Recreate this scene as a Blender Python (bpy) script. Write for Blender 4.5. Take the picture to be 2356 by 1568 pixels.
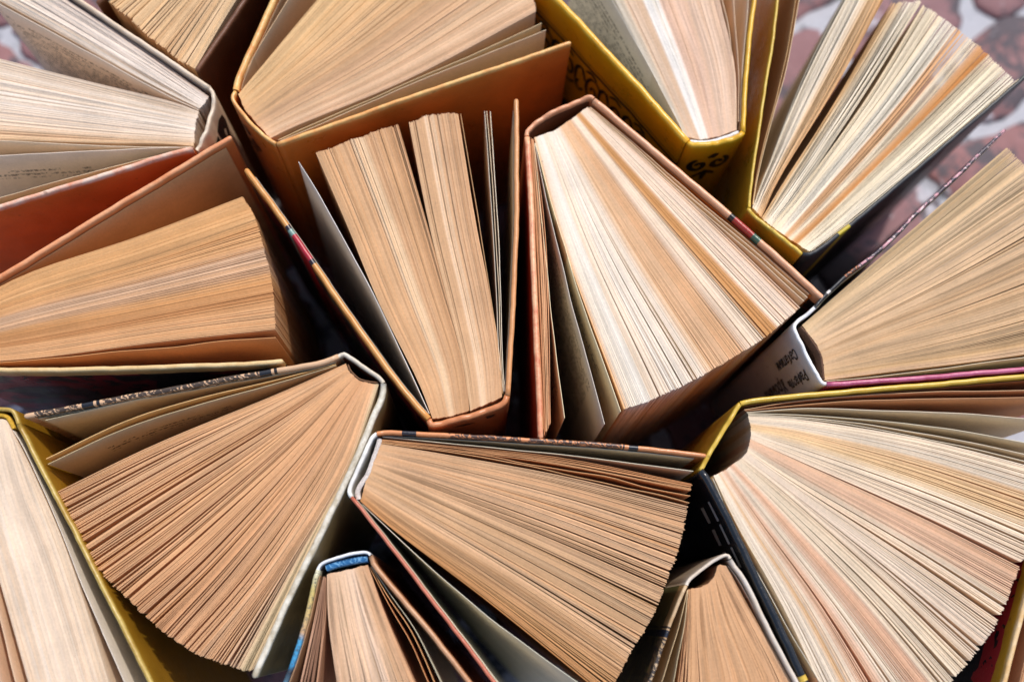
import bpy, math, random
import numpy as np
from mathutils import Matrix, Vector

random.seed(7)
rng = np.random.default_rng(7)
scene = bpy.context.scene
for o in list(bpy.data.objects):
    bpy.data.objects.remove(o, do_unlink=True)
C = scene.collection

# ------------------------------------------------------------------ camera
F, CX, CY = 2600.0, 1178.0, 784.0            # focal length and centre, in photo pixels (2356 wide)
CAMZ = 0.652
n_c = Vector((1100 - CX, -(1430 - CY), -F)).normalized()   # straight down, seen by the camera
zc = -n_c
xc = (Vector((1, 0, 0)) - Vector((1, 0, 0)).dot(zc) * zc).normalized()
yc = zc.cross(xc)
ROT = Matrix((xc, yc, zc))
RN = np.array([list(xc), list(yc), list(zc)])
cam_data = bpy.data.cameras.new('camera')
cam = bpy.data.objects.new('camera', cam_data)
C.objects.link(cam)
cam.matrix_world = Matrix.Translation((0, 0, CAMZ)) @ ROT.to_4x4()
cam_data.sensor_width = 36
cam_data.lens = 36 * F / 2356
cam_data.clip_start = 0.01
cam_data.clip_end = 60
cam_data.dof.use_dof = True
cam_data.dof.focus_distance = 0.484
cam_data.dof.aperture_fstop = 4.2
scene.camera = cam

# ------------------------------------------------------------------ light
SUN_EL, SUN_AZ = math.radians(56), math.radians(62)        # azimuth: angle from +X towards +Y
world = bpy.data.worlds.new('World')
scene.world = world
world.use_nodes = True
wn = world.node_tree
bg = wn.nodes['Background']
sky = wn.nodes.new('ShaderNodeTexSky')
sky.sky_type = 'NISHITA'
sky.sun_disc = False
sky.sun_elevation = SUN_EL
sky.sun_rotation = math.pi / 2 - SUN_AZ
sky.dust_density = 2.0
sky.ozone_density = 0.6
wn.links.new(sky.outputs[0], bg.inputs[0])
bg.inputs[1].default_value = 0.15
sd = bpy.data.lights.new('sun', 'SUN')
sd.energy = 2.35
sd.angle = math.radians(1.2)
sd.color = (1.0, 0.95, 0.88)
sun = bpy.data.objects.new('sun', sd)
C.objects.link(sun)
sdir = Vector((math.cos(SUN_EL) * math.cos(SUN_AZ), math.cos(SUN_EL) * math.sin(SUN_AZ), math.sin(SUN_EL)))
sun.rotation_euler = sdir.to_track_quat('Z', 'Y').to_euler()
sun.location = sdir * 3
scene.view_settings.view_transform = 'Standard'
scene.view_settings.look = 'None'
scene.view_settings.exposure = 0.36
scene.cycles.max_bounces = 12
scene.cycles.diffuse_bounces = 7

# ------------------------------------------------------------------ helpers
H = 0.182                                     # height of the book covers


def at(p, z):
    """photo pixel -> point on the horizontal plane z"""
    p = np.atleast_2d(np.asarray(p, float))
    d = np.stack([(p[:, 0] - CX) / F, -(p[:, 1] - CY) / F, -np.ones(len(p))], 1)
    w = d @ RN.T
    t = (z - CAMZ) / w[:, 2]
    return w[:, :2] * t[:, None]


def lin(c):
    c = np.asarray(c, float) / 255.0
    return np.where(c <= 0.04045, c / 12.92, ((c + 0.055) / 1.055) ** 2.4)


def arclen(P):
    return np.concatenate([[0], np.cumsum(np.linalg.norm(np.diff(P, axis=0), axis=1))])


def lerp_poly(P, t):
    """point(s) of polyline P at arc fraction t"""
    L = arclen(P)
    L = L / L[-1]
    return np.stack([np.interp(t, L, P[:, k]) for k in range(P.shape[1])], -1)


def catmull(P, m):
    """smooth resample of polyline P to m points, even in arc length"""
    P = np.asarray(P, float)
    if len(P) == 2:
        return P[0] + (P[1] - P[0]) * np.linspace(0, 1, m)[:, None]
    Q = np.vstack([2 * P[0] - P[1], P, 2 * P[-1] - P[-2]])
    out = []
    for i in range(1, len(Q) - 2):
        p0, p1, p2, p3 = Q[i - 1], Q[i], Q[i + 1], Q[i + 2]
        a = 0.5
        t0 = 0
        t1 = t0 + max(np.linalg.norm(p1 - p0), 1e-9) ** a
        t2 = t1 + max(np.linalg.norm(p2 - p1), 1e-9) ** a
        t3 = t2 + max(np.linalg.norm(p3 - p2), 1e-9) ** a
        t = np.linspace(t1, t2, 24, endpoint=False)[:, None]
        A1 = (t1 - t) / (t1 - t0) * p0 + (t - t0) / (t1 - t0) * p1
        A2 = (t2 - t) / (t2 - t1) * p1 + (t - t1) / (t2 - t1) * p2
        A3 = (t3 - t) / (t3 - t2) * p2 + (t - t2) / (t3 - t2) * p3
        B1 = (t2 - t) / (t2 - t0) * A1 + (t - t0) / (t2 - t0) * A2
        B2 = (t3 - t) / (t3 - t1) * A2 + (t - t1) / (t3 - t1) * A3
        out.append((t2 - t) / (t2 - t1) * B1 + (t - t1) / (t2 - t1) * B2)
    out.append(P[-1:])
    D = np.vstack(out)
    return lerp_poly(D, np.linspace(0, 1, m))


def smooth_noise(x, seed, freq):
    r = np.random.default_rng(seed)
    x = np.asarray(x, float)
    v = np.zeros_like(x)
    for k in range(1, 4):
        v += np.sin(x * freq * k * 1.37 + r.uniform(0, 6.3)) / k
    return v / 1.8


def normals2(P):
    T = np.gradient(P, axis=0)
    T /= np.linalg.norm(T, axis=1)[:, None] + 1e-12
    return np.stack([-T[:, 1], T[:, 0]], 1)


def mesh_obj(name, V, Fc, mat, parent=None, uv=None, col=None, smooth=False, kind=None, label=None, fcol=None):
    me = bpy.data.meshes.new(name)
    V = np.asarray(V, float)
    me.from_pydata(V.tolist(), [], [list(map(int, f)) for f in Fc])
    if uv is not None:
        l = me.uv_layers.new(name='UVMap')
        li = np.empty(len(me.loops), int)
        me.loops.foreach_get('vertex_index', li)
        l.data.foreach_set('uv', np.asarray(uv, float)[li].ravel())
    if col is not None:
        a = me.attributes.new('Col', 'FLOAT_COLOR', 'POINT')
        c4 = np.ones((len(V), 4))
        c4[:, :3] = col
        a.data.foreach_set('color', c4.ravel())
    if smooth:
        me.polygons.foreach_set('use_smooth', np.ones(len(me.polygons), bool))
    for m in (mat if isinstance(mat, list) else [mat]):
        me.materials.append(m)
    me.update()
    o = bpy.data.objects.new(name, me)
    C.objects.link(o)
    if parent is not None:
        o.parent = parent
    if kind:
        o['kind'] = kind
    if label:
        o['label'] = label
    return o


# ------------------------------------------------------------------ materials
class NT:
    def __init__(self, name):
        self.m = bpy.data.materials.new(name)
        self.m.use_nodes = True
        self.t = self.m.node_tree
        self.b = self.t.nodes['Principled BSDF']

    def n(self, kind, **kw):
        x = self.t.nodes.new(kind)
        for k, v in kw.items():
            setattr(x, k, v)
        return x

    def link(self, a, b):
        self.t.links.new(a, b)

    def val(self, s, v):
        if isinstance(v, (int, float)):
            s.default_value = v
        elif isinstance(v, (tuple, list, np.ndarray)):
            v = list(v)
            s.default_value = v + [1.0] if len(v) == 3 and s.type == 'RGBA' else v
        else:
            self.link(v, s)

    def math(self, op, a, b=0.0, c=0.0):
        x = self.n('ShaderNodeMath', operation=op)
        self.val(x.inputs[0], a)
        self.val(x.inputs[1], b)
        self.val(x.inputs[2], c)
        return x.outputs[0]

    def mix(self, f, a, b, blend='MIX'):
        x = self.n('ShaderNodeMix', data_type='RGBA', blend_type=blend)
        self.val(x.inputs[0], f)
        self.val(x.inputs[6], a)
        self.val(x.inputs[7], b)
        return x.outputs[2]

    def noise(self, scale, vec=None, detail=3, rough=0.6):
        x = self.n('ShaderNodeTexNoise')
        x.inputs['Scale'].default_value = scale
        x.inputs['Detail'].default_value = detail
        x.inputs['Roughness'].default_value = rough
        if vec is not None:
            self.link(vec, x.inputs['Vector'])
        return x.outputs[0]

    def ramp(self, v, a, b, lo=0.0, hi=1.0):
        x = self.n('ShaderNodeMapRange')
        x.clamp = True
        self.val(x.inputs[0], v)
        x.inputs[1].default_value = a
        x.inputs[2].default_value = b
        x.inputs[3].default_value = lo
        x.inputs[4].default_value = hi
        return x.outputs[0]

    def coords(self, kind='Object'):
        return self.n('ShaderNodeTexCoord').outputs[kind]

    def scaled(self, vec, s):
        x = self.n('ShaderNodeMapping')
        x.inputs['Scale'].default_value = s
        self.link(vec, x.inputs['Vector'])
        return x.outputs[0]

    def bump(self, h, strength, dist):
        x = self.n('ShaderNodeBump')
        x.inputs['Strength'].default_value = strength
        x.inputs['Distance'].default_value = dist
        self.link(h, x.inputs['Height'])
        self.link(x.outputs[0], self.b.inputs['Normal'])

    def band(self, v, a, b):
        return self.math('MULTIPLY', self.math('GREATER_THAN', v, a), self.math('LESS_THAN', v, b))


def make_paper(name, text=None):
    k = NT(name)
    ob = k.coords('Object')
    at_ = k.n('ShaderNodeAttribute', attribute_name='Col')
    g1 = k.noise(900, ob, 2, 0.7)
    g2 = k.noise(60, ob, 4, 0.6)
    v = k.math('MULTIPLY', k.ramp(g1, 0.25, 0.75, 0.90, 1.06), k.ramp(g2, 0.3, 0.7, 0.91, 1.06))
    c = k.n('ShaderNodeVectorMath', operation='SCALE')
    k.link(at_.outputs['Color'], c.inputs[0])
    k.link(v, c.inputs['Scale'])
    col = c.outputs[0]
    # scattered foxing specks
    sp = k.noise(420, ob, 1, 0.5)
    col = k.mix(k.ramp(sp, 0.80, 0.84, 0, 0.35), col, (0.16, 0.10, 0.06))
    if text:
        u0, u1, v0, v1, pitch, dens = text
        uv = k.n('ShaderNodeUVMap').outputs[0]
        sx = k.n('ShaderNodeSeparateXYZ')
        k.link(uv, sx.inputs[0])
        u, vv = sx.outputs[0], sx.outputs[1]
        line = k.math('FRACT', k.math('DIVIDE', vv, pitch))
        row = k.math('FLOOR', k.math('DIVIDE', vv, pitch))
        inl = k.band(line, 0.25, 0.72)
        cv = k.n('ShaderNodeCombineXYZ')
        k.link(k.math('MULTIPLY', u, 850.0), cv.inputs[0])
        k.link(k.math('MULTIPLY', row, 7.3), cv.inputs[1])
        k.link(k.math('MULTIPLY', line, 3.0), cv.inputs[2])
        ch = k.math('GREATER_THAN', k.noise(1.0, cv.outputs[0], 1, 0.5), 1 - dens)
        cw = k.n('ShaderNodeCombineXYZ')
        k.link(k.math('MULTIPLY', u, 190.0), cw.inputs[0])
        k.link(k.math('MULTIPLY', row, 5.1), cw.inputs[1])
        wd = k.math('GREATER_THAN', k.noise(1.0, cw.outputs[0], 0, 0.5), 0.40)
        m = k.math('MULTIPLY', k.math('MULTIPLY', inl, ch), k.math('MULTIPLY', wd, k.band(u, u0, u1)))
        m = k.math('MULTIPLY', m, k.band(vv, v0, v1))
        col = k.mix(k.math('MULTIPLY', m, 0.8), col, (0.03, 0.03, 0.03))
    k.link(col, k.b.inputs['Base Color'])
    k.b.inputs['Roughness'].default_value = 0.85
    k.b.inputs['Specular IOR Level'].default_value = 0.15
    k.bump(g1, 0.12, 0.0002)
    return k.m


PAPER = make_paper('aged_paper')
PAPER_TEXT = make_paper('printed_paper', (0.018, 0.112, 0.012, 0.180, 0.0040, 0.52))
PAPER_TEXT_LOW = make_paper('sparsely_printed_paper', (0.05, 0.105, 0.016, 0.026, 0.0040, 0.50))


def make_cover(name, base, edge=None, bands=(), scrib=(), face=None, rough=0.32, wear_glint=0.6, edge_v=0.0016):
    """printed board: u runs from hinge to fore-edge, v down from the top edge (metres)"""
    k = NT(name)
    uv = k.n('ShaderNodeUVMap').outputs[0]
    ob = k.coords('Object')
    sx = k.n('ShaderNodeSeparateXYZ')
    k.link(uv, sx.inputs[0])
    u, v = sx.outputs[0], sx.outputs[1]
    base = lin(base) * 0.85
    n1 = k.noise(55, ob, 5, 0.65)
    col = k.mix(k.ramp(n1, 0.3, 0.7, 0, 1), tuple(base * 0.88), tuple(np.minimum(base * 1.12, 0.9)))
    if face:
        col = face(k, u, v, ob, col)
    if edge is not None:  # pale top edge: rubbed board plus sun highlight, both put into the colour
        e = lin(edge) * 0.85
        w = k.ramp(v, edge_v * 0.6, edge_v * 1.6, 1, 0)
        w = k.math('MULTIPLY', w, k.ramp(k.noise(140, ob, 4, 0.7), 0.35, 0.62, 0.35, 1.0))
        col = k.mix(k.math('MULTIPLY', w, wear_glint), col, tuple(e))
    for (a, b, c) in bands:
        col = k.mix(k.band(u, a, b), col, tuple(lin(c) * 0.85))
    for (a, b, c, dens) in scrib:
        # fine engraved hatching: thin lines from a warped wave
        cv = k.n('ShaderNodeTexWave', wave_type='BANDS', bands_direction='DIAGONAL')
        cv.inputs['Scale'].default_value = 260
        cv.inputs['Distortion'].default_value = 9
        cv.inputs['Detail'].default_value = 3
        cv.inputs['Detail Scale'].default_value = 1.6
        k.link(ob, cv.inputs['Vector'])
        m = k.math('GREATER_THAN', cv.outputs[1], 1 - dens)
        m2 = k.math('GREATER_THAN', k.noise(330, ob, 3, 0.7), 0.62 - dens * 0.2)
        m = k.math('MAXIMUM', m, m2)
        m3 = k.math('GREATER_THAN', k.noise(90, ob, 2, 0.5), 0.36)
        m = k.math('MULTIPLY', m, m3)
        m = k.math('MULTIPLY', m, 0.92)
        col = k.mix(k.math('MULTIPLY', m, k.band(u, a, b)), col, tuple(lin(c)))
    # scuffs and specks
    s = k.noise(700, ob, 2, 0.6)
    col = k.mix(k.ramp(s, 0.70, 0.76, 0, 0.35), col, tuple(np.minimum(base * 1.3 + 0.12, 0.85)))
    s2 = k.noise(260, ob, 1, 0.5)
    col = k.mix(k.ramp(s2, 0.75, 0.79, 0, 0.5), col, tuple(base * 0.25))
    k.link(col, k.b.inputs['Base Color'])
    k.link(k.ramp(n1, 0.3, 0.7, rough * 0.85, rough * 1.35), k.b.inputs['Roughness'])
    k.b.inputs['Specular IOR Level'].default_value = 0.5
    h = k.math('ADD', k.noise(160, ob, 4, 0.6), k.math('MULTIPLY', k.noise(900, ob, 2, 0.6), 0.25))
    k.bump(h, 0.35, 0.0008)
    return k.m


def make_plain(name, c, rough=0.7, bumpf=600, bumps=0.4, mul=0.85):
    k = NT(name)
    ob = k.coords('Object')
    b = lin(c) * mul
    n1 = k.noise(bumpf, ob, 4, 0.65)
    k.link(k.mix(k.ramp(n1, 0.3, 0.7, 0, 1), tuple(b * 0.78), tuple(np.minimum(b * 1.15, 0.9))), k.b.inputs['Base Color'])
    k.b.inputs['Roughness'].default_value = rough
    k.bump(n1, bumps, 0.0006)
    return k.m


INK = make_plain('black_ink', (28, 22, 20), 0.45)
GREYINK = make_plain('grey_ink', (70, 66, 62), 0.6)


# ------------------------------------------------------------------ book pieces
def sweep(name, path_px, h, th, mat, parent, side=1, z0=0.0, step=0.003, wob=0.0, zw=0.0, seed=0, tip=True,
          droop=0.0004, label=None, head_round=False, z_px=None):
    """board / spine: rounded-top strip standing on edge along a plan path. Returns (object, surface function)"""
    P0 = at(path_px, h if z_px is None else z_px)
    L = arclen(catmull(P0, 200))[-1]
    m = max(int(L / step), 6)
    P = catmull(P0, m)
    S = np.linspace(0, L, m)
    N = normals2(P) * side                     # side=1: normal points to the OUTER face
    P = P + N * (wob * (0.45 * smooth_noise(S, seed + 5, 110) + 0.3 * smooth_noise(S, seed + 6, 420)))[:, None]
    tsc = np.ones(m)
    hh = h + zw * smooth_noise(S, seed + 9, 240) + zw * 0.5 * smooth_noise(S, seed + 10, 700)
    if tip:
        P = np.vstack([P, P[-1] + (P[-1] - P[-2]) / step * 0.0007, P[-1] + (P[-1] - P[-2]) / step * 0.0010])
        S = np.concatenate([S, [L + 0.0007, L + 0.001]])
        N = np.vstack([N, N[-1], N[-1]])
        tsc = np.concatenate([tsc, [0.82, 0.45]])
        hh = np.concatenate([hh, [hh[-1] - droop * 0.5, hh[-1] - droop * 1.4]])
        tsc[m - 1] = 1.0
        m += 2
    r = th * 0.46
    prof = []
    nz = [z0, (z0 + h) * 0.5, h - 0.02, h - 0.004]
    for z in nz:
        prof.append((th / 2, z - h))
    for a in np.linspace(0, math.pi / 2, 5):
        prof.append((th / 2 - r + r * math.cos(a), -r + r * math.sin(a)))
    for a in np.linspace(math.pi / 2, math.pi, 5):
        prof.append((-th / 2 + r + r * math.cos(a), -r + r * math.sin(a)))
    for z in reversed(nz):
        prof.append((-th / 2, z - h))
    prof = np.array(prof)
    K = len(prof)
    V = np.zeros((m, K, 3))
    top_w = np.clip(1 - (-prof[:, 1]) / 0.02, 0, 1)
    for i in range(m):
        V[i, :, :2] = P[i] + N[i] * (prof[:, :1] * tsc[i])
        V[i, :, 2] = np.where(prof[:, 1] < -(h - z0) * 0.99, z0, h + prof[:, 1] + (hh[i] - h) * top_w)
    UV = np.zeros((m, K, 2))
    UV[:, :, 0] = S[:, None]
    UV[:, :, 1] = -prof[None, :, 1]
    Fc = []
    for i in range(m - 1):
        for j in range(K - 1):
            a = i * K + j
            Fc.append((a, a + 1, a + K + 1, a + K) if side > 0 else (a, a + K, a + K + 1, a + 1))
    Fc.append(list(range(K)))
    Fc.append(list(range((m - 1) * K, m * K))[::-1])
    o = mesh_obj(name, V.reshape(-1, 3), Fc, mat, parent, uv=UV.reshape(-1, 2), smooth=True, label=label)
    PP, NN, SS = P.copy(), N.copy(), S.copy()

    def surf(u, v, off=0.0002, inner=False):
        u = np.asarray(u, float)
        x = np.stack([np.interp(u, SS, PP[:, 0]), np.interp(u, SS, PP[:, 1])], -1)
        nn = np.stack([np.interp(u, SS, NN[:, 0]), np.interp(u, SS, NN[:, 1])], -1)
        d = -(th / 2 + off) if inner else th / 2 + off
        return np.column_stack([x + nn * d, h - np.asarray(v, float)])
    surf.L = L
    return o, surf


def endpaper(parent, surf, col, z0=0.004, top=0.0035, tip=0.0035, mat=None):
    n = 40
    u = np.linspace(0.002, surf.L - tip, n)
    vs = [top, 0.03, 0.1, 0.178]
    rows = [surf(u, np.full(n, v), 0.0003, True) for v in vs]
    V = np.vstack(rows)
    UV = np.vstack([np.column_stack([u, np.full(n, v)]) for v in vs])
    Fc = []
    for r in range(len(vs) - 1):
        for i in range(n - 1):
            a = r * n + i
            Fc.append((a, a + 1, a + n + 1, a + n))
    o = mesh_obj('endpaper', V, Fc, mat or PAPER, parent, uv=UV, col=np.minimum(lin(col) * np.array([1.06, 0.98, 0.98]), 0.88))
    so = o.modifiers.new('thickness', 'SOLIDIFY')
    so.thickness = 0.0002
    return o


def leaf(parent, path_px, h, col, mat=None, th=0.00022, seed=0, curl=0.0006, label=None, name='page', ragged=0.00012, lean=0.0):
    P0 = at(path_px, h)
    L = arclen(catmull(P0, 100))[-1]
    m = 26
    P = catmull(P0, m)
    S = np.linspace(0, L, m)
    N = normals2(P)
    P = P + N * (curl * smooth_noise(S, seed, 60) * np.sin(np.linspace(0, math.pi, m)))[:, None]
    zs = np.array([0.004, 0.06, 0.12, 0.165, h])
    V, UV = [], []
    for sd_ in (1, -1):
        for z in zs:
            zz = np.full(m, z)
            off = np.zeros(m)
            if z == h:
                zz = zz + ragged * smooth_noise(S, seed + 3, 300)
            else:
                off = (0.0015 * smooth_noise(np.array([seed * 1.7]), 3, 1.0)[0] + lean) * (1 - (z / h)) * (S / L) ** 1.2
            V.append(np.column_stack([P + N * (sd_ * th / 2 + off)[:, None] if np.ndim(off) else P, zz]))
            UV.append(np.column_stack([S, h - zz]))
    V = np.vstack(V)
    UV = np.vstack(UV)
    K = len(zs)
    Fc = []
    for s_ in range(2):
        b = s_ * K * m
        for r in range(K - 1):
            for i in range(m - 1):
                a = b + r * m + i
                q = (a, a + 1, a + m + 1, a + m)
                Fc.append(q if s_ else q[::-1])
    t0, t1 = (K - 1) * m, (2 * K - 1) * m
    for i in range(m - 1):
        Fc.append((t0 + i, t1 + i, t1 + i + 1, t0 + i + 1))
    for r in range(K - 1):
        a, b = r * m + m - 1, K * m + r * m + m - 1
        Fc.append((a, b, b + m, a + m))
    return mesh_obj(name, V, Fc, mat or PAPER, parent, uv=UV, col=np.minimum(lin(col) * np.array([1.06, 1.02, 1.05]), 0.88), label=label)


def page_block(parent, rails, n, pal, h, gap=0.35, big=0.06, bigw=2.2, seed=0, tipj=0.0010, shade=0.10, clump=0.15,
               wave=0.0008, name='page_block', label=None, rootj=0.0006, zj=0.0004):
    """n paper leaves standing side by side; rails = plan polylines from spine side to fore-edge"""
    r = np.random.default_rng(seed + 100)
    S = 15
    rl = [at(p, h) for p in rails]
    R = len(rl)
    dense = [catmull(p, 60) if len(p) > 2 else p for p in rl]
    # slots: each leaf 1 wide, gaps between them at the fore-edge
    g = gap * r.uniform(0.1, 1.0, n) ** 1.5
    g *= 1 + 0.8 * smooth_noise(np.arange(n), seed, 0.21)
    bigm = r.random(n) < big
    g[bigm] += r.uniform(0.5, 1.0, bigm.sum()) * bigw
    w = r.uniform(0.75, 1.25, n)
    tot = (w + g).sum()
    t_l = np.concatenate([[0], np.cumsum(w + g)[:-1]]) / tot
    t_r = t_l + w / tot
    q = np.cumsum(w) / w.sum()
    r_r = q
    r_l = np.concatenate([[0], q[:-1]])
    s = np.linspace(0, 1, S) ** 1.0
    ks = np.linspace(0, 1, R)

    def curves(ta, tb):                         # ta: parameter at the root, tb: at the tip  -> (n, S, 2)
        ctrl = np.stack([lerp_poly(dense[k], ta + (tb - ta) * ks[k] ** 0.8) for k in range(R)], 1)   # n,R,2
        if R == 2:
            return ctrl[:, :1] + (ctrl[:, 1:] - ctrl[:, :1]) * s[None, :, None]
        out = np.zeros((len(ta), S, 2))
        # Catmull-Rom through the rails, uniform parameter
        Q = np.concatenate([2 * ctrl[:, :1] - ctrl[:, 1:2], ctrl, 2 * ctrl[:, -1:] - ctrl[:, -2:-1]], 1)
        for j, sv in enumerate(s):
            x = sv * (R - 1)
            i = min(int(x), R - 2)
            f = x - i
            p0, p1, p2, p3 = Q[:, i], Q[:, i + 1], Q[:, i + 2], Q[:, i + 3]
            out[:, j] = 0.5 * ((2 * p1) + (-p0 + p2) * f + (2 * p0 - 5 * p1 + 4 * p2 - p3) * f * f + (-p0 + 3 * p1 - 3 * p2 + p3) * f ** 3)
        return out
    A = curves(r_l, t_l)
    B = curves(r_r, t_r)
    # gentle shared waviness of neighbouring leaves
    D = A[:, -1] - A[:, 0]
    D /= np.linalg.norm(D, axis=1)[:, None]
    Nn = np.stack([-D[:, 1], D[:, 0]], 1)
    tt = np.arange(n) / n
    wv = wave * (smooth_noise(tt, seed + 1, 9)[:, None] * np.sin(s * math.pi)[None] + 0.5 * smooth_noise(tt, seed + 2, 23)[:, None] * np.sin(2 * math.pi * s)[None])
    A = A + Nn[:, None] * wv[..., None]
    B = B + Nn[:, None] * wv[..., None]
    # uneven fore-edge and spine ends
    tj = tipj * (0.55 * r.uniform(-1, 1, n) ** 3 + 0.10 * smooth_noise(tt, seed + 4, 60) + 0.35 * smooth_noise(tt, seed + 6, 11))
    rj = rootj * (0.25 * r.uniform(-1, 1, n) + 0.35 * smooth_noise(tt, seed + 7, 13))
    lenf = np.linspace(0, 1, S) ** 2
    rootf = (1 - np.linspace(0, 1, S)) ** 6
    sh = tj[:, None] * lenf[None] + rj[:, None] * rootf[None]
    A = A + D[:, None] * sh[..., None]
    B = B + D[:, None] * sh[..., None]
    # heights: every leaf at its own level, top faces slightly canted
    zt = h - zj * r.uniform(0, 1, n) ** 2 - zj * 0.6 * (smooth_noise(tt, seed + 8, 40) + 1)
    cant = r.normal(0, 1, n) * 0.14 + 0.04 * smooth_noise(tt, seed + 11, 90)
    wid = np.linalg.norm(B - A, axis=2)
    rampc = (0.25 + 0.75 * np.linspace(0, 1, S) ** 0.8)[None]
    za = h - (h - zt[:, None]) * rampc + cant[:, None] * wid * 0.5 * rampc
    zb = h - (h - zt[:, None]) * rampc - cant[:, None] * wid * 0.5 * rampc
    lift = 0.0003 * smooth_noise(tt, seed + 12, 15)[:, None] * np.linspace(0, 1, S)[None]
    za = za + lift
    zb = zb + lift
    zbot = 0.004
    zm = 0.135
    V = np.zeros((n, S, 6, 3))
    for k, (Pt, z) in enumerate(((A, zbot), (A, zm), (A, za), (B, zb), (B, zm), (B, zbot))):
        V[:, :, k, :2] = Pt
        V[:, :, k, 2] = z
    # colours
    pt = np.array([p[0] for p in pal])
    pc = np.array([lin(p[1]) for p in pal]) * 0.96
    lum = pc @ np.array([0.3, 0.6, 0.1])
    pc = lum[:, None] + (pc - lum[:, None]) * 0.95
    tc = np.clip(tt + r.normal(0, 0.004, n), 0, 1)
    col = np.stack([np.interp(tc, pt, pc[:, k]) for k in range(3)], 1)
    val = 1 + shade * (r.uniform(-1, 1, n) * 0.7 + 0.4 * smooth_noise(tt, seed + 13, 55) + 0.5 * smooth_noise(tt, seed + 14, 190))
    warm = 1 + 0.03 * smooth_noise(tt, seed + 15, 33)
    col = col * val[:, None] * np.stack([warm, np.ones(n), 2 - warm - 0.0], 1) ** np.array([1, 1, 1.5])
    cl = r.random(n) < clump * 0.25
    col[cl] *= np.array([0.86, 0.78, 0.68])
    col = col * np.array([1.0, 0.965, 1.0])
    ker = np.ones(9) / 9
    cs = np.stack([np.convolve(np.pad(col[:, k], 4, mode='edge'), ker, 'valid') for k in range(3)], 1)
    fr = (0.25 + 0.75 * np.linspace(0, 1, S) ** 0.7)[None, :, None]
    cc = cs[:, None] * (1 - fr) + col[:, None] * fr
    cc = cc / np.maximum(1, cc.max(axis=2, keepdims=True) / 0.82)
    colv = np.broadcast_to(np.clip(cc, 0.02, 0.88)[:, :, None], (n, S, 6, 3))
    base = (np.arange(n) * S * 6)[:, None, None] + (np.arange(S - 1) * 6)[None, :, None] + np.arange(5)[None, None, :]
    f = np.stack([base, base + 1, base + 7, base + 6], -1).reshape(-1, 4)
    Fc = [tuple(x) for x in f[:, ::-1]]
    for i in range(n):
        e = i * S * 6 + (S - 1) * 6
        Fc.append((e, e + 1, e + 4, e + 5))
        Fc.append((e + 1, e + 2, e + 3, e + 4))
        b = i * S * 6
        Fc.append((b + 5, b + 4, b + 1, b))
        Fc.append((b + 4, b + 3, b + 2, b + 1))
    return mesh_obj(name, V.reshape(-1, 3), Fc, PAPER, parent, col=colv.reshape(-1, 3), kind='stuff', label=label)


def ribbons(parent, surf, polys, width, mat, name='ornament', off=0.00025, fill=False):
    V, Fc = [], []
    for P in polys:
        P = np.asarray(P, float)
        if fill:
            b = len(V)
            V += surf(P[:, 0], P[:, 1], off).tolist()
            Fc.append(list(range(b, b + len(P))))
            continue
        Q = catmull(P, max(8, len(P) * 4)) if len(P) > 2 else catmull(P, 12)
        N = normals2(Q)
        wv = width * (0.55 + 0.6 * np.sin(np.linspace(0.25, math.pi - 0.15, len(Q))))
        a = Q + N * wv[:, None] / 2
        c = Q - N * wv[:, None] / 2
        b = len(V)
        V += surf(a[:, 0], a[:, 1], off).tolist() + surf(c[:, 0], c[:, 1], off).tolist()
        m = len(Q)
        for i in range(m - 1):
            Fc.append((b + i, b + i + 1, b + m + i + 1, b + m + i))
    return mesh_obj(name, V, Fc, mat, parent)


def lettering(parent, surf, text, u, v, size, rot, mat, sx=1.0, off=0.00025, bold=0.0, inner=False, flip=1):
    """flat print mapped on to a standing surface; rot 0: reads along +u, letters up"""
    cu = bpy.data.curves.new('lettering', 'FONT')
    cu.body = text
    cu.size = size
    cu.offset = bold
    cu.resolution_u = 3
    tmp = bpy.data.objects.new('lettering', cu)
    C.objects.link(tmp)
    dg = bpy.context.evaluated_depsgraph_get()
    me = bpy.data.meshes.new_from_object(tmp.evaluated_get(dg))
    bpy.data.objects.remove(tmp)
    n = len(me.vertices)
    co = np.zeros(n * 3)
    me.vertices.foreach_get('co', co)
    co = co.reshape(-1, 3)
    x, y = co[:, 0] * sx, co[:, 1]
    c_, s_ = math.cos(rot), math.sin(rot)
    uu = u + flip * (x * c_ - y * s_)
    vv = v - (x * s_ + y * c_)
    W = surf(uu, vv, off, inner)
    me.vertices.foreach_set('co', W.ravel())
    me.materials.clear()
    me.materials.append(mat)
    me.update()
    o = bpy.data.objects.new('lettering', me)
    C.objects.link(o)
    o.parent = parent
    return o


def leaf_surface(path_px, h, sign):
    P = catmull(at(path_px, h), 60)
    S = arclen(P)
    N = normals2(P) * sign

    def surf(u, v, off=0.0003, inner=False):
        u = np.asarray(u, float)
        x = np.stack([np.interp(u, S, P[:, 0]), np.interp(u, S, P[:, 1])], -1)
        nn = np.stack([np.interp(u, S, N[:, 0]), np.interp(u, S, N[:, 1])], -1)
        return np.column_stack([x + nn * off, h - np.asarray(v, float)])
    surf.L = S[-1]
    return surf


def book(label, pos_px):
    e = bpy.data.objects.new('book', None)
    C.objects.link(e)
    e.empty_display_size = 0.02
    p = at([pos_px], H)[0]
    e.location = (0, 0, 0)
    e['label'] = label
    e['category'] = 'book'
    e['group'] = 'old hardback books standing open on end'
    e['_c'] = [float(p[0]), float(p[1])]
    return e


def outer_side(path_px, centre_px):
    """+1 / -1 so that the sweep normal points away from the pages"""
    P = at(path_px, H)
    c = at([centre_px], H)[0]
    mid = P[len(P) // 2]
    T = P[-1] - P[0]
    N = np.array([-T[1], T[0]])
    return 1 if N @ (c - mid) < 0 else -1


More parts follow.
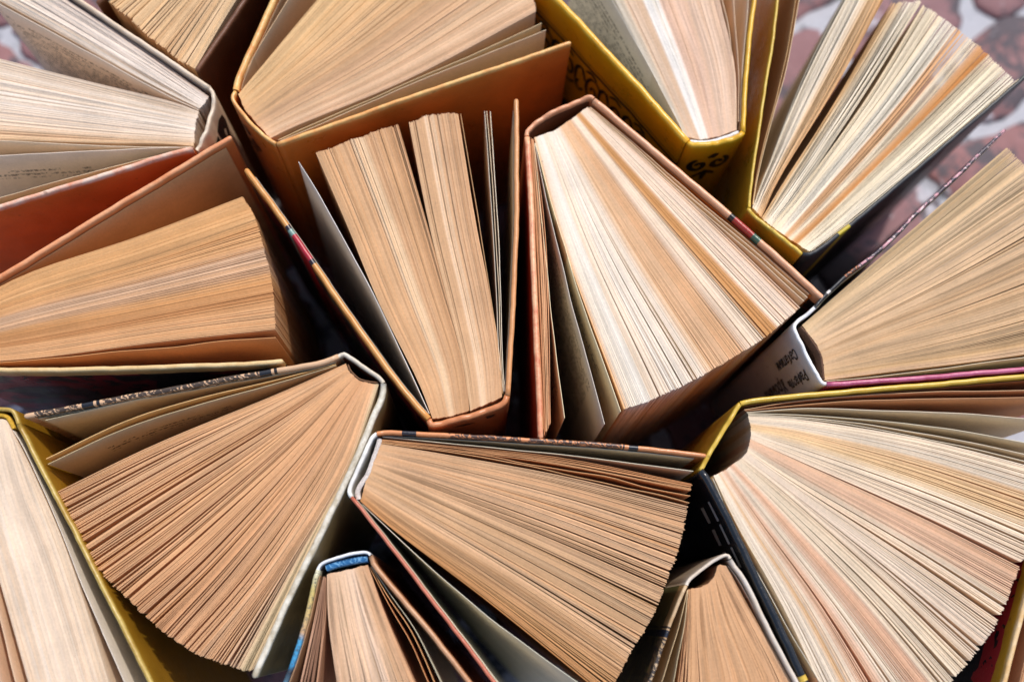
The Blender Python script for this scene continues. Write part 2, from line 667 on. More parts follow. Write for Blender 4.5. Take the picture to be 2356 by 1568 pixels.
def board(b, path, centre, mat, th=0.0022, ep=None, h=H, seed=0, wob=0.0003, label=None, epmat=None, zw=0.0001, tip=True, ept=0.0035):
    s = outer_side(path, centre)
    o, sf = sweep('cover_board', path, h, th, mat, b, side=s, seed=seed, wob=wob, zw=zw, label=label, tip=tip)
    if ep is not None:
        endpaper(o, sf, ep, mat=epmat, top=ept)
    return o, sf


def spine(b, path, centre, mat, th=0.0018, h=H - 0.0006, seed=0, wob=0.0003, zw=0.0004):
    s = outer_side(path, centre)
    return sweep('spine', path, h, th, mat, b, side=s, seed=seed, wob=wob, zw=zw, tip=False, step=0.0012)


def headband(b, path, mat, h=H - 0.0028, th=0.0018, z0=None):
    return sweep('headband', path, h, th, mat, b, z0=h - 0.014 if z0 is None else z0, seed=3, wob=0.0003, zw=0.0004, tip=False, step=0.0008)


HP = H - 0.0030                               # top of the pages

LINING = (110, 66, 42)
TAN = (214, 172, 124)
CREAM = (236, 220, 190)

# ---- face prints (painted matter on the boards, fixed in board coordinates)
def face_dark_picture(k, u, v, ob, col):
    """plain margin along the top, below it a dark picture with red and green patches"""
    w = k.math('ADD', v, k.math('MULTIPLY', k.noise(70, ob, 3, 0.6), 0.004))
    inn = k.math('GREATER_THAN', w, 0.0105)
    vo = k.n('ShaderNodeTexVoronoi')
    vo.inputs['Scale'].default_value = 75
    k.link(ob, vo.inputs['Vector'])
    sc = k.n('ShaderNodeSeparateColor')
    k.link(vo.outputs['Color'], sc.inputs[0])
    p = k.mix(k.math('GREATER_THAN', sc.outputs[0], 0.62), (0.012, 0.010, 0.014), (0.16, 0.012, 0.02))
    p = k.mix(k.math('GREATER_THAN', sc.outputs[1], 0.82), p, (0.03, 0.07, 0.05))
    p = k.mix(k.math('GREATER_THAN', k.noise(140, ob, 2, 0.5), 0.56), p, (0.012, 0.01, 0.012))
    return k.mix(inn, col, p)


def face_red_black(k, u, v, ob, col):
    w = k.math('ADD', v, k.math('MULTIPLY', k.noise(60, ob, 3, 0.6), 0.008))
    vo = k.n('ShaderNodeTexVoronoi')
    vo.inputs['Scale'].default_value = 60
    k.link(ob, vo.inputs['Vector'])
    sc = k.n('ShaderNodeSeparateColor')
    k.link(vo.outputs['Color'], sc.inputs[0])
    p = k.mix(k.math('GREATER_THAN', sc.outputs[0], 0.45), (0.015, 0.012, 0.018), (0.42, 0.02, 0.025))
    p2 = k.mix(k.math('GREATER_THAN', sc.outputs[1], 0.6), (0.015, 0.015, 0.02), (0.10, 0.06, 0.09))
    p = k.mix(k.math('GREATER_THAN', w, 0.034), p, p2)
    ln = k.math('GREATER_THAN', k.noise(160, ob, 2, 0.6), 0.60)
    p = k.mix(ln, p, (0.01, 0.01, 0.01))
    return k.mix(k.math('GREATER_THAN', w, 0.014), col, p)


def face_scroll_ground(k, u, v, ob, col):
    """black rules and a black lower field on yellow"""
    blk = (0.014, 0.012, 0.012)
    col = k.mix(k.band(v, 0.0215, 0.0222), col, blk)
    col = k.mix(k.band(v, 0.0240, 0.0262), col, blk)
    return k.mix(k.math('GREATER_THAN', v, 0.078), col, blk)


def face_marble(k, u, v, ob, col):
    n = k.noise(230, ob, 4, 0.7)
    c = k.mix(k.ramp(n, 0.48, 0.53, 0, 1), (0.05, 0.035, 0.05), (0.52, 0.25, 0.28))
    c = k.mix(k.math('GREATER_THAN', k.noise(500, ob, 2, 0.7), 0.60), c, (0.70, 0.55, 0.52))
    return k.mix(k.math('GREATER_THAN', u, 0.028), col, c)


def face_rainbow(k, u, v, ob, col):
    n = k.noise(600, ob, 3, 0.8)
    r = k.n('ShaderNodeValToRGB')
    el = r.color_ramp.elements
    stops = [(0, (200, 196, 170)), (0.12, (190, 170, 100)), (0.26, (196, 168, 110)), (0.37, (188, 150, 110)), (0.42, (70, 150, 190)),
             (0.56, (60, 140, 185)), (0.60, (25, 30, 45)), (0.70, (90, 130, 150)), (0.80, (150, 165, 80)), (1, (120, 140, 60))]
    for i, (p, c) in enumerate(stops):
        e = el[i] if i < 2 else el.new(p)
        e.position = p
        e.color = list(lin(c)) + [1]
    k.link(k.math('MULTIPLY', u, 1 / 0.068), r.inputs[0])
    return k.mix(k.ramp(n, 0.50, 0.58, 0, 0.75), r.outputs[0], (0.05, 0.06, 0.07))


def face_dark_olive(k, u, v, ob, col):
    return k.mix(k.math('GREATER_THAN', v, 0.012), col, (0.10, 0.09, 0.03))  # dark olive below a plain top margin


def lining(o, sf, c=LINING):
    u = np.linspace(0.0015, sf.L - 0.0015, 16)
    vs = [0.0030, 0.03, 0.172]
    V = np.vstack([sf(u, np.full(16, v), 0.0002, True) for v in vs])
    Fc = [(r * 16 + i, r * 16 + i + 1, r * 16 + 17 + i, r * 16 + 16 + i) for r in range(2) for i in range(15)]
    mesh_obj('spine_lining', V, Fc, PAPER, o, col=lin(c) * 0.85)


# ============ 1: cream book, top left
b = book('cream-paged book at the top left with an orange back board and a hollow crumpled spine', (450, 300))
c0 = (200, 220)
cream_cov = make_cover('worn_cream_cover', (214, 184, 150), edge=(236, 220, 200), rough=0.38)
orange_cov = make_cover('orange_cover', (222, 112, 48), edge=(240, 212, 190), wear_glint=0.95, edge_v=0.0022, rough=0.4)
board(b, [(481, 200), (330, 99), (187, 3), (-120, -202)], c0, cream_cov, ep=(190, 170, 150), th=0.0019, seed=1)
o, sf = spine(b, [(481, 200), (491, 214), (489, 242), (478, 285), (458, 330), (449, 342)], c0, cream_cov, th=0.0017, seed=2, wob=0.0009, zw=0.0010)
ribbons(o, sf, [[(0.008, 0.013), (0.012, 0.010), (0.0165, 0.013), (0.016, 0.03), (0.009, 0.034), (0.007, 0.02)],
                [(0.018, 0.014), (0.021, 0.015), (0.021, 0.04), (0.018, 0.04)]], 0, INK, fill=True)
board(b, [(444, 341), (422, 344), (220, 406), (0, 473), (-250, 552)], c0, orange_cov, ep=(214, 190, 150), th=0.0020, seed=3)
page_block(b, [[(480, 222), (470, 238), (458, 250)], [(330, 113), (345, 193)], [(175, 8), (135, 72)], [(-40, -130), (-40, -22)]], 62,
           [(0, (214, 190, 165)), (0.15, (232, 218, 198)), (0.6, (236, 224, 203)), (1, (228, 212, 186))], HP, gap=0.25, big=0.03, seed=11)
L1 = [(457, 253), (367, 210), (257, 150), (128, 78), (0, 10), (-14, 0)]
leaf(b, L1, HP, (226, 212, 188), mat=PAPER_TEXT, seed=2, curl=0.0003)
page_block(b, [[(457, 256), (449, 290), (446, 336)], [(380, 233), (365, 334)], [(200, 188), (210, 330)], [(-120, 104), (-150, 314)]], 120,
           [(0, (226, 206, 176)), (0.2, (232, 214, 186)), (0.5, (238, 224, 200)), (0.8, (230, 208, 176)), (0.95, (220, 184, 138)), (1, (224, 190, 145))], HP, gap=0.22, big=0.02, seed=12, rootj=0.0008)
la = [(440, 338), (330, 341), (220, 347), (0, 358), (-150, 366)]
leaf(b, la, HP, (226, 214, 192), mat=PAPER_TEXT_LOW, seed=4, curl=0.0002)
lf = leaf(b, [(424, 343), (290, 376), (120, 420), (0, 455), (-130, 494)], HP, (204, 186, 150), seed=6, curl=0.0002)
lb = [(432, 340), (300, 352), (150, 378), (0, 408), (-150, 440)]
sfl = leaf_surface([(446, 338), (257, 334), (0, 321), (-150, 315)], HP, 1)
lp = leaf(b, [(446, 339), (257, 336), (0, 323), (-150, 317)], HP, (222, 204, 172), seed=9, curl=0.0)
lettering(lp, sfl, 'решительный', 0.064, 0.0062, 0.0038, 0, INK, sx=1.15, flip=1)
lettering(lp, sfl, 'во времени', 0.073, 0.0105, 0.0034, 0, INK, sx=1.15, flip=1)

# ============ 2: brown book, top
b = book('brown-covered tan book at the top edge, behind the cream book, seen from its fore-edge', (500, -60))
c0 = (420, 20)
brown_cov = make_cover('dark_brown_cover', (86, 44, 18), edge=(140, 92, 62), rough=0.42)
board(b, [(700, -198), (560, 3), (454, 157)], c0, brown_cov, ep=(150, 105, 60), th=0.0021, seed=21)
board(b, [(520, -300), (330, -80), (225, 2)], c0, brown_cov, ep=(150, 105, 60), th=0.0021, seed=22)
spine(b, [(522, -304), (620, -270), (702, -200)], c0, brown_cov, seed=23)
page_block(b, [[(545, -282), (620, -250), (680, -200)], [(400, -120), (480, -85), (560, -28)], [(243, -2), (300, 44), (358, 96), (408, 134), (448, 158)]], 120,
           [(0, (222, 184, 130)), (0.4, (226, 190, 138)), (0.7, (214, 176, 126)), (1, (228, 196, 148))], HP, gap=0.45, big=0.10, bigw=2.5, seed=24, tipj=0.0014)

# ============ 3: orange book, top centre
b = book('large orange book at the top centre, its front board running up to the yellow book', (590, 280))
c0 = (800, 120)
gold_cov = make_cover('orange_gold_cover', (222, 122, 46), edge=(244, 204, 128), wear_glint=0.9, edge_v=0.0021, rough=0.3)
board(b, [(541, 205), (547, 180), (568, 130), (590, 82), (628, 0), (740, -230)], c0, gold_cov, ep=(188, 160, 122), th=0.0026, seed=31)
o, sf = spine(b, [(540, 208), (534, 224), (560, 262), (600, 305), (634, 329)], c0, gold_cov, th=0.0016, seed=32)
sp = []
for (cu_, cv_, s_) in ((0.010, 0.020, 1), (0.0155, 0.028, -1), (0.011, 0.037, 1)):
    t = np.linspace(0, 1.6 * 2 * math.pi, 22)
    rr = np.linspace(0.0008, 0.0038, 22)
    sp.append(np.column_stack([cu_ + s_ * rr * np.cos(t), cv_ + 1.2 * rr * np.sin(t)]))
ribbons(o, sf, sp, 0.0016, INK)
o, sf = board(b, [(636, 330), (653, 325), (748, 291), (968, 213), (1120, 162), (1309, 98)], c0, gold_cov, ep=(196, 172, 126), th=0.0018, seed=33)
leaf(b, [(543, 213), (590, 118), (640, 37), (662, 0), (760, -160)], HP, (206, 178, 138), seed=31, curl=0.0002)
page_block(b, [[(548, 217), (565, 253), (587, 279), (622, 318)], [(605, 152), (660, 205), (700, 284)], [(728, 2), (830, 98), (940, 182)], [(930, -235), (1060, -160), (1205, -20), (1229, 3), (1232, 26)]], 210,
           [(0, (226, 188, 130)), (0.25, (222, 180, 124)), (0.5, (216, 176, 126)), (0.62, (206, 166, 122)), (0.8, (224, 188, 144)), (1, (216, 180, 140))], HP,
           gap=0.30, big=0.05, bigw=2.0, seed=34, tipj=0.0010)
leaf(b, [(640, 322), (700, 294), (968, 178), (1115, 113), (1246, 53)], HP, (206, 184, 140), seed=35, curl=0.0003)
leaf(b, [(645, 324), (748, 281), (895, 215), (1060, 148), (1256, 69)], HP, (208, 188, 154), seed=36, curl=0.0003)

# ============ 4: yellow book, top right of centre
b = book('yellow book with black scrollwork on its front board and spine, standing at the top', (1640, 340))
c0 = (1600, 60)
yel_cov = make_cover('yellow_cover', (228, 156, 14), edge=(246, 204, 70), wear_glint=0.55, edge_v=0.0020, rough=0.28, face=face_scroll_ground)
yel_plain = make_cover('yellow_spine_cover', (222, 158, 16), edge=(242, 206, 70), wear_glint=0.5, edge_v=0.0020, rough=0.28)
o, sf = board(b, [(1583, 324), (1480, 208), (1380, 100), (1289, 3), (1110, -180)], c0, yel_cov, ep=(196, 200, 180), th=0.0030, seed=41, wob=0.0004)
pol = []
for i in range(6):
    u0 = 0.024 + i * 0.0175
    s_ = 1 if i % 2 else -1
    t = np.linspace(0, 1.4 * 2 * math.pi, 30)
    rr = np.linspace(0.0008, 0.0056, 30)
    pol.append(np.column_stack([u0 + rr * np.cos(t * s_), 0.043 + 2.3 * rr * np.sin(t * s_)]))
    pol.append(np.array([(u0 + 0.0055, 0.040), (u0 + 0.009, 0.031), (u0 + 0.012, 0.034), (u0 + 0.0125, 0.047)]))
    pol.append(np.array([(u0 + 0.006, 0.049), (u0 + 0.009, 0.053), (u0 + 0.0115, 0.048), (u0 + 0.0095, 0.044)]))
    pol.append(np.array([(u0 - 0.002, 0.0295), (u0 + 0.002, 0.0275), (u0 + 0.006, 0.0300)]))
ribbons(o, sf, pol, 0.0018, INK)
o, sf = spine(b, [(1583, 325), (1592, 332), (1650, 326), (1700, 312), (1710, 303)], c0, yel_plain, th=0.0024, seed=42, wob=0.0005, zw=0.0009)
pol = []
for s_ in (1, -1):
    t = np.linspace(0, 1.2 * 2 * math.pi, 24)
    rr = np.linspace(0.0010, 0.0045, 24)
    pol.append(np.column_stack([sf.L * 0.5 + s_ * (0.0048 + rr * np.cos(t)), 0.022 - 1.5 * rr * np.sin(t)]))
pol.append(np.array([(sf.L * .5 - 0.0055, 0.0350), (sf.L * .5, 0.0315), (sf.L * .5 + 0.0055, 0.0350)]))
pol.append(np.array([(sf.L * .5, 0.029), (sf.L * .5, 0.041)]))
pol.append(np.array([(sf.L * .5 - 0.0014, 0.0145), (sf.L * .5 + 0.0018, 0.0115), (sf.L * .5 + 0.001, 0.0155)]))
ribbons(o, sf, pol, 0.0026, INK)
board(b, [(1711, 302), (1717, 183), (1727, 73), (1737, 0), (1765, -240)], c0, yel_plain, ep=(206, 176, 136), th=0.0019, seed=43)
LT = [(1576, 314), (1553, 262), (1500, 165), (1408, 0), (1330, -130)]
leaf(b, LT, HP, (206, 201, 184), mat=PAPER_TEXT, seed=41, curl=0.0002)
page_block(b, [[(1577, 314), (1609, 320), (1653, 313), (1695, 298)], [(1495, 160), (1556, 158), (1616, 150), (1690, 150)], [(1412, 0), (1490, -6), (1570, -10), (1654, -10)], [(1340, -130), (1440, -150), (1540, -160), (1630, -165)]], 165,
           [(0, (214, 204, 178)), (0.06, (206, 190, 162)), (0.09, (222, 194, 160)), (0.27, (218, 190, 156)), (0.28, (246, 242, 226)), (0.42, (246, 240, 222)), (0.43, (226, 190, 158)),
            (0.6, (226, 192, 160)), (0.7, (206, 176, 146)), (0.74, (228, 198, 166)), (1, (224, 192, 158))], HP, gap=0.14, big=0.02, bigw=1.4, seed=44, shade=0.06)
leaf(b, [(1694, 288), (1690, 180), (1676, 60), (1662, 0), (1640, -120)], HP, (220, 196, 160), seed=42, curl=0.0003)
leaf(b, [(1699, 280), (1699, 150), (1693, 60), (1688, 0), (1675, -120)], HP, (216, 190, 156), seed=43, curl=0.0003)
leaf(b, [(1703, 280), (1709, 150), (1717, 60), (1722, 0), (1735, -120)], HP, (222, 206, 176), seed=44, curl=0.0002)
headband(b, [(1588, 325), (1609, 327), (1653, 320), (1700, 303)], make_plain('white_glue_band', (240, 238, 236), 0.6, 900, 0.9))

# ============ 5: centre book opening upwards
b = book('orange-brown book in the middle, spine at the bottom, pages parted into two bundles', (1080, 960))
c0 = (1020, 600)
amber_a = make_cover('amber_cover_with_red_label', (206, 134, 56), edge=(226, 168, 100), rough=0.33, wear_glint=0.5, face=face_dark_picture,
                     bands=[(0.0848, 0.0872, (40, 24, 34)), (0.0872, 0.1010, (176, 30, 48)), (0.1010, 0.1040, (120, 150, 140)), (0.1040, 0.1062, (40, 30, 40))])
leather = make_cover('orange_brown_cover', (196, 116, 66), edge=(222, 150, 100), rough=0.34, wear_glint=0.5)
leather_b = make_cover('pale_orange_cover', (206, 136, 82), edge=(226, 168, 110), rough=0.34, wear_glint=0.5)
o, sf = board(b, [(986, 962), (950, 922), (869, 817), (748, 645), (662, 520), (567, 391)], c0, amber_a, ep=(196, 190, 172), th=0.0024, seed=51)
o, sf = spine(b, [(986, 963), (992, 976), (1040, 966), (1110, 946), (1160, 924), (1168, 908)], c0, leather, th=0.0025, seed=52, wob=0.0004, zw=0.0005)
ribbons(o, sf, [[(0.012, 0.010), (0.018, 0.009), (0.022, 0.012), (0.016, 0.013)], [(0.026, 0.008), (0.031, 0.0085), (0.029, 0.012), (0.032, 0.014), (0.027, 0.0135)]], 0, INK, fill=True)
board(b, [(1168, 908), (1175, 800), (1182, 664), (1188, 518), (1189, 400), (1188, 231)], c0, leather_b, ep=(196, 186, 160), th=0.0022, seed=53)
leaf(b, [(988, 951), (924, 811), (843, 646), (780, 530), (730, 440), (687, 372)], HP, (222, 220, 208), seed=51, curl=0.0002, lean=0.006)
page_block(b, [[(995, 962), (1030, 958), (1080, 944)], [(960, 872), (1005, 850), (1068, 822)], [(874, 701), (950, 670), (1030, 683)], [(802, 525), (900, 505), (982, 512)], [(727, 352), (748, 344), (840, 310), (916, 285)]], 120,
           [(0, (206, 164, 116)), (0.12, (214, 170, 120)), (0.42, (210, 166, 118)), (0.45, (232, 200, 156)), (0.56, (232, 198, 152)), (0.6, (212, 170, 124)), (0.8, (204, 160, 112)), (1, (196, 154, 110))], HP,
           gap=0.22, big=0.05, bigw=1.6, seed=54, shade=0.07, wave=0.0)
page_block(b, [[(1082, 944), (1111, 932), (1155, 913)], [(1066, 838), (1105, 826), (1150, 815)], [(1031, 692), (1075, 682), (1127, 672)], [(988, 520), (1040, 512), (1093, 500)], [(941, 282), (985, 265), (1030, 260), (1054, 260)]], 95,
           [(0, (216, 180, 134)), (0.1, (206, 166, 120)), (0.28, (210, 168, 122)), (0.32, (234, 202, 160)), (0.48, (230, 196, 152)), (0.52, (212, 172, 128)), (1, (206, 164, 118))], HP,
           gap=0.25, big=0.07, bigw=1.5, seed=55, shade=0.07, wave=0.0)
leaf(b, [(1157, 905), (1140, 756), (1100, 500), (1060, 262)], HP, (200, 160, 110), seed=52, curl=0.0001)
leaf(b, [(1159, 900), (1152, 860), (1140, 640), (1128, 430), (1115, 256)], HP, (206, 196, 172), seed=53, curl=0.0002)
leaf(b, [(1161, 900), (1155, 860), (1146, 640), (1134, 430), (1120, 256)], HP, (226, 204, 166), seed=54, curl=0.0002)
leaf(b, [(1163, 900), (1158, 860), (1151, 640), (1140, 430), (1128, 256)], HP, (232, 220, 190), seed=55, curl=0.0002)

# ============ 6: right of centre book
b = book('thick orange-edged book right of the middle with cream pages and one brown stripe', (1290, 260))
c0 = (1520, 620)
red_side = make_cover('red_orange_cover', (196, 66, 30), edge=(240, 182, 136), wear_glint=1.0, edge_v=0.0026, rough=0.36)
peach = make_cover('peach_orange_cover', (222, 150, 104), edge=(240, 188, 150), wear_glint=0.6, rough=0.3, face=face_dark_picture,
                   bands=[(0.081, 0.0835, (30, 26, 26)), (0.0835, 0.0945, (168, 50, 40)), (0.0945, 0.0985, (70, 100, 80))])
peach2 = make_cover('peach_spine_cover', (214, 140, 96), edge=(238, 180, 140), wear_glint=0.6, rough=0.3)
board(b, [(1213, 314), (1217, 367), (1224, 518), (1231, 700), (1239, 880), (1244, 1002)], c0, red_side, ep=(214, 170, 110), th=0.0024, seed=61)
o, sf = spine(b, [(1213, 312), (1213, 302), (1250, 268), (1310, 240), (1358, 222), (1366, 226)], c0, peach2, th=0.0019, seed=62, wob=0.0004, zw=0.0006)
lining(o, sf)
o, sf = board(b, [(1367, 228), (1385, 242), (1470, 315), (1600, 424), (1750, 553), (1892, 682)], c0, peach, ep=(206, 120, 50), th=0.0025, seed=63)
page_block(b, [[(1222, 318), (1228, 322)], [(1232, 518), (1250, 520)], [(1240, 720), (1262, 722)], [(1252, 1000), (1267, 972)]], 12,
           [(0, (196, 130, 80)), (0.5, (226, 180, 130)), (1, (216, 150, 96))], HP, gap=0.5, big=0.1, seed=61, tipj=0.0012)
leaf(b, [(1229, 330), (1248, 518), (1268, 720), (1299, 961)], HP, (232, 216, 172), mat=PAPER_TEXT, seed=61, curl=0.0003)
leaf(b, [(1231, 330), (1262, 480), (1306, 660), (1352, 830), (1391, 975)], HP, (208, 201, 182), mat=PAPER_TEXT, seed=62, curl=0.0003)
leaf(b, [(1232, 328), (1270, 470), (1334, 680), (1384, 820), (1428, 946)], HP, (238, 222, 178), mat=PAPER_TEXT_LOW, seed=63, curl=0.0003)
page_block(b, [[(1229, 316), (1276, 299), (1322, 268), (1352, 246)], [(1304, 585), (1400, 588), (1500, 525), (1570, 446)],
               [(1436, 940), (1495, 921), (1642, 848), (1760, 774), (1842, 706)]], 185,
           [(0, (226, 180, 124)), (0.03, (242, 230, 204)), (0.14, (244, 234, 210)), (0.16, (236, 216, 184)), (0.30, (244, 232, 208)), (0.40, (240, 222, 192)), (0.46, (226, 186, 140)),
            (0.62, (224, 178, 128)), (0.70, (236, 214, 182)), (0.76, (240, 220, 188)), (0.775, (204, 148, 84)), (0.85, (206, 150, 88)), (0.865, (240, 220, 190)), (1, (234, 206, 172))], HP,
           gap=0.75, big=0.05, bigw=2.2, wave=0.0003, seed=64, shade=0.06, clump=0.15, tipj=0.0007)
leaf(b, [(1354, 250), (1436, 322), (1594, 466), (1744, 596), (1850, 692)], HP, (226, 204, 168), seed=64, curl=0.0004)
leaf(b, [(1356, 248), (1439, 319), (1598, 460), (1746, 586), (1858, 684)], HP, (226, 206, 172), seed=65, curl=0.0004)
leaf(b, [(1358, 246), (1442, 316), (1602, 454), (1749, 578), (1862, 676)], HP, (220, 190, 150), seed=66, curl=0.0004)

# ============ 7: yellow and black book, right top
b = book('cream-paged book with a yellow spine and black back board at the upper right', (1780, 540))
c0 = (2030, 280)
olive = make_cover('yellow_olive_cover', (204, 156, 36), edge=(224, 200, 90), rough=0.28, wear_glint=0.6)
black7 = make_cover('black_cover', (42, 42, 44), edge=(52, 54, 56), rough=0.42, bands=[(0.0195, 0.0262, (196, 172, 40))])
board(b, [(1724, 476), (1727, 440), (1742, 330), (1763, 190), (1779, 90), (1790, 0), (1815, -180)], c0, olive, ep=(150, 110, 60), th=0.0012, seed=71)
spine(b, [(1722, 478), (1726, 486), (1780, 530), (1838, 576), (1846, 584)], c0, olive, th=0.0017, seed=72)
board(b, [(1848, 583), (1862, 584), (1884, 573), (1991, 488), (2192, 318), (2368, 168)], c0, black7, ep=(226, 214, 180), th=0.0017, seed=73)
leaf(b, [(1732, 470), (1740, 414), (1758, 330), (1806, 147), (1831, 0), (1850, -120)], HP, (206, 170, 120), seed=71, curl=0.0002)
leaf(b, [(1733, 470), (1742, 414), (1762, 330), (1811, 147), (1839, 0), (1860, -120)], HP, (222, 196, 150), seed=72, curl=0.0002)
page_block(b, [[(1731, 476), (1752, 500)], [(1766, 390), (1800, 400)], [(1858, 165), (1932, 190)], [(1972, -60), (2060, -50)]], 44,
           [(0, (170, 160, 134)), (0.05, (236, 220, 186)), (0.35, (236, 222, 192)), (0.6, (226, 188, 136)), (1, (214, 164, 106))], HP, gap=0.5, big=0.12, bigw=2.0, seed=74, tipj=0.0014)
page_block(b, [[(1752, 501), (1775, 520)], [(1815, 398), (1850, 420)], [(1945, 192), (1990, 212)], [(2052, 6), (2122, 2)]], 30,
           [(0, (206, 160, 100)), (0.3, (230, 206, 162)), (0.5, (238, 226, 196)), (1, (236, 222, 188))], HP, gap=0.7, big=0.2, bigw=2.5, seed=75, tipj=0.0014)
page_block(b, [[(1776, 520), (1818, 550), (1862, 578)], [(1852, 420), (1910, 460), (1950, 510)], [(1996, 220), (2090, 285), (2150, 345)], [(2124, 12), (2181, 48), (2277, 128), (2336, 188)]], 110,
           [(0, (238, 220, 180)), (0.18, (236, 220, 184)), (0.25, (240, 232, 206)), (0.33, (238, 226, 196)), (0.35, (216, 164, 110)), (0.43, (220, 172, 120)), (0.45, (234, 214, 176)), (0.53, (238, 218, 178)),
            (0.55, (214, 164, 112)), (0.62, (206, 148, 84)), (0.67, (196, 128, 58)), (0.70, (242, 224, 182)), (0.85, (246, 232, 196)), (1, (246, 238, 210))], HP,
           gap=0.8, big=0.10, bigw=2.2, seed=76, shade=0.07, tipj=0.0011)
leaf(b, [(1866, 577), (1995, 478), (2190, 310), (2338, 186)], HP, (236, 228, 200), seed=73, curl=0.0001)

# ============ 8: white spine book, right
b = book('book with a lettered white spine and pink back board at the right edge', (1860, 820))
c0 = (2150, 720)
marble = make_cover('dark_marbled_cover', (40, 42, 46), edge=None, rough=0.35, face=face_marble,
                    bands=[(0.0085, 0.0105, (220, 214, 206)), (0.020, 0.028, (196, 120, 80))], scrib=[(0.019, 0.028, (20, 18, 20), 0.5)])
white_sp = make_cover('white_spine_cover', (226, 222, 216), edge=(246, 246, 246), rough=0.35, wear_glint=0.8)
pink = make_cover('pink_cover', (156, 40, 76), edge=(206, 110, 146), rough=0.35, wear_glint=0.85, edge_v=0.0016)
board(b, [(1876, 706), (1888, 690), (1940, 640), (2027, 572), (2120, 480), (2222, 385), (2311, 299)], c0, marble, ep=(196, 186, 150), th=0.0014, seed=81)
o, sf = spine(b, [(1878, 704), (1862, 718), (1834, 740), (1828, 754), (1850, 800), (1875, 850), (1892, 880), (1903, 882)], c0, white_sp, th=0.0016, seed=82, wob=0.0004, zw=0.0006)
board(b, [(1903, 883), (2000, 877), (2119, 868), (2356, 848), (2520, 835)], c0, pink, ep=(206, 200, 170), th=0.0021, seed=83)
lettering(o, sf, 'Рафаэль', 0.0318, 0.0085, 0.0068, -math.pi / 2, GREYINK, sx=1.0, bold=0.00015)
lettering(o, sf, 'Сабатини', 0.0215, 0.0085, 0.0068, -math.pi / 2, GREYINK, sx=1.0, bold=0.00015)
lettering(o, sf, 'Хроника', 0.0290, 0.0400, 0.0085, -math.pi / 2, GREYINK, sx=1.0, bold=0.00015)
page_block(b, [[(1845, 748), (1866, 774), (1890, 815), (1898, 874)], [(1935, 670), (2010, 745), (2030, 800), (2040, 856)], [(2110, 520), (2240, 660), (2280, 760), (2290, 826)],
               [(2318, 338), (2420, 450), (2520, 620), (2570, 780)]], 190,
           [(0, (206, 176, 128)), (0.1, (216, 186, 140)), (0.3, (220, 188, 144)), (0.6, (206, 170, 124)), (0.8, (214, 180, 134)), (0.93, (200, 166, 116)), (1, (222, 186, 142))], HP,
           gap=1.1, big=0.07, bigw=2.6, seed=84, shade=0.05)
leaf(b, [(1902, 876), (2000, 868), (2119, 853), (2356, 822), (2500, 806)], HP, (214, 204, 168), seed=85, curl=0.0002)
headband(b, [(1842, 752), (1864, 776), (1888, 815), (1896, 870)], make_plain('frayed_brown_backing', (106, 74, 54), 0.9, 700, 1.0), th=0.0010)

# ============ 9: big fanned book, lower right
b = book('widest fanned cream book at the lower right, yellow front board and glossy black back board', (1660, 1020))
c0 = (2050, 1250)
yel9 = make_cover('yellow_ochre_cover', (206, 158, 40), edge=(226, 200, 90), rough=0.3, wear_glint=0.5)
black9 = make_cover('glossy_black_cover', (26, 29, 33), edge=(34, 40, 46), rough=0.22, wear_glint=0.3)
board(b, [(1704, 926), (1722, 922), (1850, 908), (2000, 895), (2180, 880), (2356, 864), (2480, 853)], c0, yel9, ep=(150, 104, 66), th=0.0020, seed=91)
o, sf = spine(b, [(1704, 927), (1696, 938), (1668, 985), (1632, 1045), (1612, 1082)], c0, yel9, th=0.0019, seed=92)
lining(o, sf)
o, sf = board(b, [(1612, 1082), (1622, 1092), (1648, 1138), (1701, 1245), (1770, 1390), (1846, 1552), (1880, 1625)], c0, black9, ep=(206, 190, 150), th=0.0034, seed=93)
q = []
for i in range(3):
    u0 = 0.013 + i * 0.0105
    q.append([(u0, 0.0085), (u0 + 0.009, 0.0085), (u0 + 0.009, 0.0125), (u0, 0.012)])
    q.append([(u0 + 0.001, 0.024), (u0 + 0.0085, 0.0245), (u0 + 0.0085, 0.030), (u0 + 0.001, 0.030)])
ribbons(o, sf, q, 0, make_plain('grey_print', (170, 170, 166), 0.5), name='printed_panel', fill=True)
sweep('printed_band', [(1846, 1553), (1852, 1566)], H + 0.0002, 0.0036, yel9, b, side=1, z0=0.001, tip=False, seed=94)
leaf(b, [(1712, 942), (1850, 920), (2119, 902), (2356, 897), (2480, 893)], HP, (206, 168, 126), seed=91, curl=0.0002)
leaf(b, [(1714, 944), (1899, 926), (2119, 917), (2356, 914), (2470, 912)], HP, (196, 150, 108), seed=92, curl=0.0002)
leaf(b, [(1718, 948), (1862, 939), (2046, 944), (2200, 950), (2356, 962), (2420, 968)], HP, (216, 203, 174), seed=93, curl=0.0002)
leaf(b, [(1720, 950), (1899, 957), (2119, 978), (2250, 997), (2356, 1017), (2420, 1030)], HP, (208, 199, 170), seed=94, curl=0.0002)
leaf(b, [(1721, 952), (1899, 964), (2119, 996), (2250, 1020), (2356, 1044), (2430, 1062)], HP, (216, 203, 174), seed=95, curl=0.0002)
leaf(b, [(1722, 954), (1899, 968), (2119, 1006), (2250, 1034), (2356, 1060), (2435, 1082)], HP, (214, 202, 172), seed=96, curl=0.0002)
